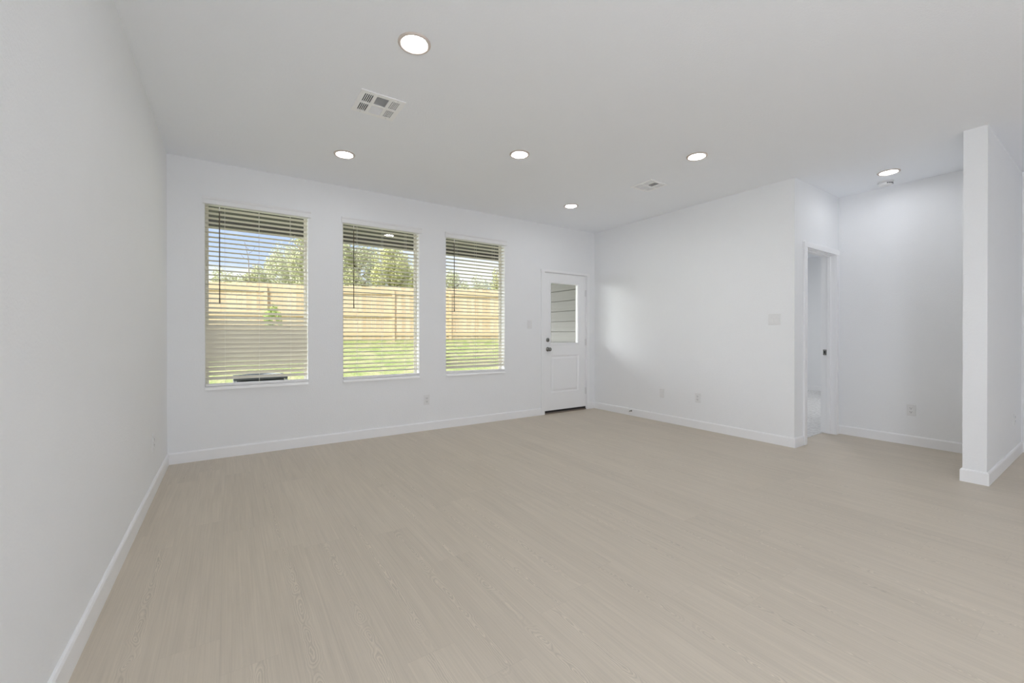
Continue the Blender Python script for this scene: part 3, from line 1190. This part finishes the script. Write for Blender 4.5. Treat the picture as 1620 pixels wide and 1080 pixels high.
gm = MB()
nx, ny = 60, 50
xs = [-14 + 32 * i / nx for i in range(nx + 1)]
ysl = [YP1 + (34 - YP1) * (j / ny) ** 1.4 for j in range(ny + 1)]
random.seed(3)
for y in ysl:
    for x in xs:
        gm.v.append((x, y, ground_z(x, y) + (random.uniform(-0.012, 0.012) if y > 8.0 else 0)))
for j in range(ny):
    for i in range(nx):
        a = j * (nx + 1) + i
        gm.f.append((a, a + 1, a + nx + 2, a + nx + 1))
st(gm.build('lawn', M_GRASS, smooth=True), 'patchy green lawn rising to the wooden fence', 'lawn')

# fence: pickets on rails and posts, one panel = one thing
FTOP = 2.765
fdir = (FB - FA).normalized()
fang = math.atan2(fdir.y, fdir.x)
PL = 1.90
flen = (FB - FA).length
# a post stands where the photo shows one behind the middle window
u0 = 14.287
ustart = u0 % PL
fence = tag(empty('wooden_fence', (FA.x, FA.y, 0), fang), 'sunlit golden wooden picket fence across the back of the yard', 'fence')
pk = MB()
random.seed(11)
u = 0.0
while u < flen:
    p = FA + fdir * u
    z0 = ground_z(p.x, p.y) + 0.03
    zt = FTOP + random.uniform(-0.012, 0.012)
    pk.box((u, 0.0, z0), (u + 0.136, 0.018, zt))
    u += 0.140
pk.build('pickets', M_PICKET, fence)
for lo_, hi_ in ((FTOP - 0.26, FTOP - 0.12), (FTOP - 1.02, FTOP - 0.88), (FTOP - 1.64, FTOP - 1.50)):
    u = 0.0
    rb = MB()
    rb.box((0, -0.040, lo_), (flen, 0.0, hi_))
    rb.build('rail', M_RAIL, fence)
u = ustart
while u < flen:
    p = FA + fdir * u
    MB().box((u - 0.045, -0.130, ground_z(p.x, p.y) - 0.1), (u + 0.045, -0.040, FTOP - 0.10)).build('post', M_RAIL, fence)
    u += PL

# air conditioner at the edge of the patio, below the left window
ac = tag(empty('air_conditioner', (0.43, 8.30, ground_z(0.43, 8.3))), 'grey air conditioner with dark top, low in the leftmost window', 'air conditioner')
MB().box((-0.40, -0.40, -0.04), (0.40, 0.40, 0.05)).build('pad', M_CONC, ac)
cb_ = MB()
for sx_, sy_ in ((-1, -1), (1, -1), (-1, 1), (1, 1)):
    cb_.box((sx_ * 0.36 - 0.02, sy_ * 0.36 - 0.02, 0.05), (sx_ * 0.36 + 0.02, sy_ * 0.36 + 0.02, 0.55))
cb_.box((-0.34, -0.34, 0.05), (0.34, 0.34, 0.53))
cb_.build('casing', M_AC, ac, bevel=0.01)
lv = MB()
for k in range(10):
    z = 0.09 + k * 0.043
    lv.box((-0.34, -0.375, z), (0.34, -0.355, z + 0.022))
    lv.box((-0.375, -0.34, z), (-0.355, 0.34, z + 0.022))
    lv.box((0.355, -0.34, z), (0.375, 0.34, z + 0.022))
lv.build('louvers', M_AC, ac)
tg = MB()
tg.box((-0.38, -0.38, 0.55), (0.38, 0.38, 0.585))
tg.build('top', M_ACDARK, ac, bevel=0.01)
gr = MB()
for rr_ in (0.08, 0.14, 0.20, 0.26, 0.32):
    gr.tube([(rr_ * math.cos(2 * math.pi * k / 28), rr_ * math.sin(2 * math.pi * k / 28), 0.596) for k in range(29)], 0.005, 5, cap=False)
gr.build('fan_grille', M_AC, ac)


# ------------------------------------------------------------------ outside: trees and bushes
def tree(name, x, y, top, width, depth, mat, label, seed, nleaf=5200, leaf=0.075, crown_from=0.30, group='trees beyond the fence', cat='tree', clumps=26):
    rnd = np.random.default_rng(seed)
    z0 = ground_z(x, y) if y < 34 else 1.0
    root = tag(empty(name, (x, y, z0)), label, cat, group)
    hh = top - z0
    zc0 = hh * crown_from
    t = MB()
    r0 = 0.028 * hh ** 1.15
    if hh > 1.0:
        t.tube([(0, 0, -0.1), (0.04, 0.02, hh * 0.25), (-0.03, 0.05, hh * 0.55), (0.02, 0.0, hh * 0.85)], [r0, r0 * 0.8, r0 * 0.5, r0 * 0.15], 8)
        for k in range(7):
            a = rnd.uniform(0, 6.28)
            zb_ = hh * rnd.uniform(0.28, 0.7)
            ln = width * 0.42 * rnd.uniform(0.6, 1.0)
            t.tube([(0, 0, zb_), (math.cos(a) * ln * 0.5, math.sin(a) * ln * 0.5, zb_ + ln * 0.25), (math.cos(a) * ln, math.sin(a) * ln, zb_ + ln * 0.6)], [r0 * 0.4, r0 * 0.25, r0 * 0.08], 6)
        t.build('trunk', M_BARK, root, smooth=True)
    # clumps of leaves inside an ellipsoid crown
    cz, hz = (zc0 + hh) / 2, (hh - zc0) / 2
    C_ = []
    while len(C_) < clumps:
        q = rnd.uniform(-1, 1, 3)
        if (q ** 2).sum() < 1:
            C_.append(q)
    C_ = np.array(C_)
    rad = rnd.uniform(0.22, 0.42, clumps)
    which = rnd.integers(0, clumps, nleaf)
    dirs = rnd.normal(size=(nleaf, 3))
    dirs /= np.linalg.norm(dirs, axis=1)[:, None]
    rr_ = rnd.uniform(0.25, 1.0, nleaf) ** 0.6
    pos = C_[which] * 0.78 + dirs * (rad[which] * rr_)[:, None]
    pos *= np.array([width / 2, depth / 2, hz])
    pos[:, 2] += cz
    pos[:, 2] = np.maximum(pos[:, 2], 0.02)
    a1 = rnd.normal(size=(nleaf, 3))
    a1 /= np.linalg.norm(a1, axis=1)[:, None]
    a2 = np.cross(a1, rnd.normal(size=(nleaf, 3)))
    a2 /= np.linalg.norm(a2, axis=1)[:, None]
    sz = leaf * rnd.uniform(0.6, 1.3, nleaf)[:, None]
    A = pos - a1 * sz
    B = pos + a2 * sz * 0.45
    Cc = pos + a1 * sz
    D = pos - a2 * sz * 0.45
    verts = np.stack([A, B, Cc, D], 1).reshape(-1, 3)
    me = bpy.data.meshes.new('foliage')
    me.from_pydata(verts.tolist(), [], [(4 * k, 4 * k + 1, 4 * k + 2, 4 * k + 3) for k in range(nleaf)])
    me.materials.append(mat)
    o = bpy.data.objects.new('foliage', me)
    COL.objects.link(o)
    o.parent = root
    return root


# (x pixel seen, distance) -> world
YAW, FP = 0.5914, 665.95


def at(px, dist):
    s = (px - 810.0) / FP
    return (dist * (math.sin(YAW) + s * math.cos(YAW)), dist * (math.cos(YAW) - s * math.sin(YAW)))


def zat(py, dist):
    return 1.144 + (530.0 - py) / FP * dist


for (px, dist, py, w_, mat, seed, n, lf_, lab) in (
        (357, 18.0, 424, 1.5, M_LEAF_A, 1, 3600, 0.075, 'low bushy tree at the left edge, over the fence in the leftmost window'),
        (400, 20.5, 418, 2.2, M_LEAF_A, 2, 5200, 0.08, 'dense dark green tree over the fence, middle of the leftmost window'),
        (452, 23.5, 386, 2.7, M_LEAF_C, 3, 6500, 0.085, 'tall pale green tree right of the sky in the leftmost window'),
        (500, 19.5, 352, 2.6, M_LEAF_A, 4, 8500, 0.085, 'tall olive tree rising between the left and middle windows'),
        (563, 22.8, 372, 2.7, M_LEAF_A, 5, 9000, 0.08, 'olive tree filling the left half of the middle window'),
        (618, 19.6, 384, 2.2, M_LEAF_B, 6, 8000, 0.08, 'yellow-green tree filling the right half of the middle window'),
        (660, 22.4, 412, 1.6, M_LEAF_B, 7, 3800, 0.08, 'smaller yellow-green tree at the right edge of the middle window'),
        (718, 23.0, 420, 2.5, M_LEAF_C, 8, 4600, 0.08, 'pale tree over the fence at the left of the window nearest the door'),
        (754, 24.5, 430, 2.3, M_LEAF_C, 9, 4200, 0.08, 'low pale tree over the fence in the middle of the right-hand window'),
        (786, 21.0, 408, 0.8, M_LEAF_B, 10, 900, 0.075, 'thin young tree at the right edge of the right-hand window')):
    x_, y_ = at(px, dist)
    tree('leafy_tree', x_, y_, zat(py, dist), w_, w_ * 0.9, mat, lab, seed, int(n * 2.3), lf_ * 0.58, crown_from=0.12 if py > 410 else 0.25)

# a bare sapling against the sky
x_, y_ = at(392, 16.6)
bs = tag(empty('bare_sapling', (x_, y_, ground_z(x_, y_))), 'thin bare twig standing against the sky in the leftmost window', 'tree')
hh = zat(383, 16.6) - ground_z(x_, y_)
tw = MB()
tw.tube([(0.1, 0, -0.1), (0.06, 0, hh * 0.5), (0.03, 0, hh * 0.82), (-0.10, 0, hh)], [0.03, 0.02, 0.014, 0.004], 6)
for f_, dx_ in ((0.72, 0.35), (0.8, -0.3), (0.88, 0.22), (0.92, -0.15)):
    tw.tube([(0.04, 0, hh * f_), (0.04 + dx_ * 0.6, 0.05, hh * (f_ + 0.03)), (0.04 + dx_, 0.05, hh * (f_ + 0.08))], [0.010, 0.007, 0.003], 5)
tw.build('stem', M_BARK, bs)

x_, y_ = at(431, 11.7)
tree('garden_shrub', x_, y_, zat(477, 11.7), 0.62, 0.45, leaf_mat('bright_leaves', (0.30, 0.42, 0.10), (0.50, 0.60, 0.20), (0.70, 0.74, 0.34)), 'small green shrub in front of the fence in the leftmost window', 21, 900, 0.045, 0.1, None, 'shrub', 12)

# ------------------------------------------------------------------ fill light added in the bedroom, without a fixture
bl_d = bpy.data.lights.new('bedroom_fill', 'AREA')
bl_d.shape = 'DISK'
bl_d.size = 0.35
bl_d.energy = 19
bl = bpy.data.objects.new('bedroom_fill', bl_d)
COL.objects.link(bl)
bl.location = (7.6, 3.4, H - 0.03)
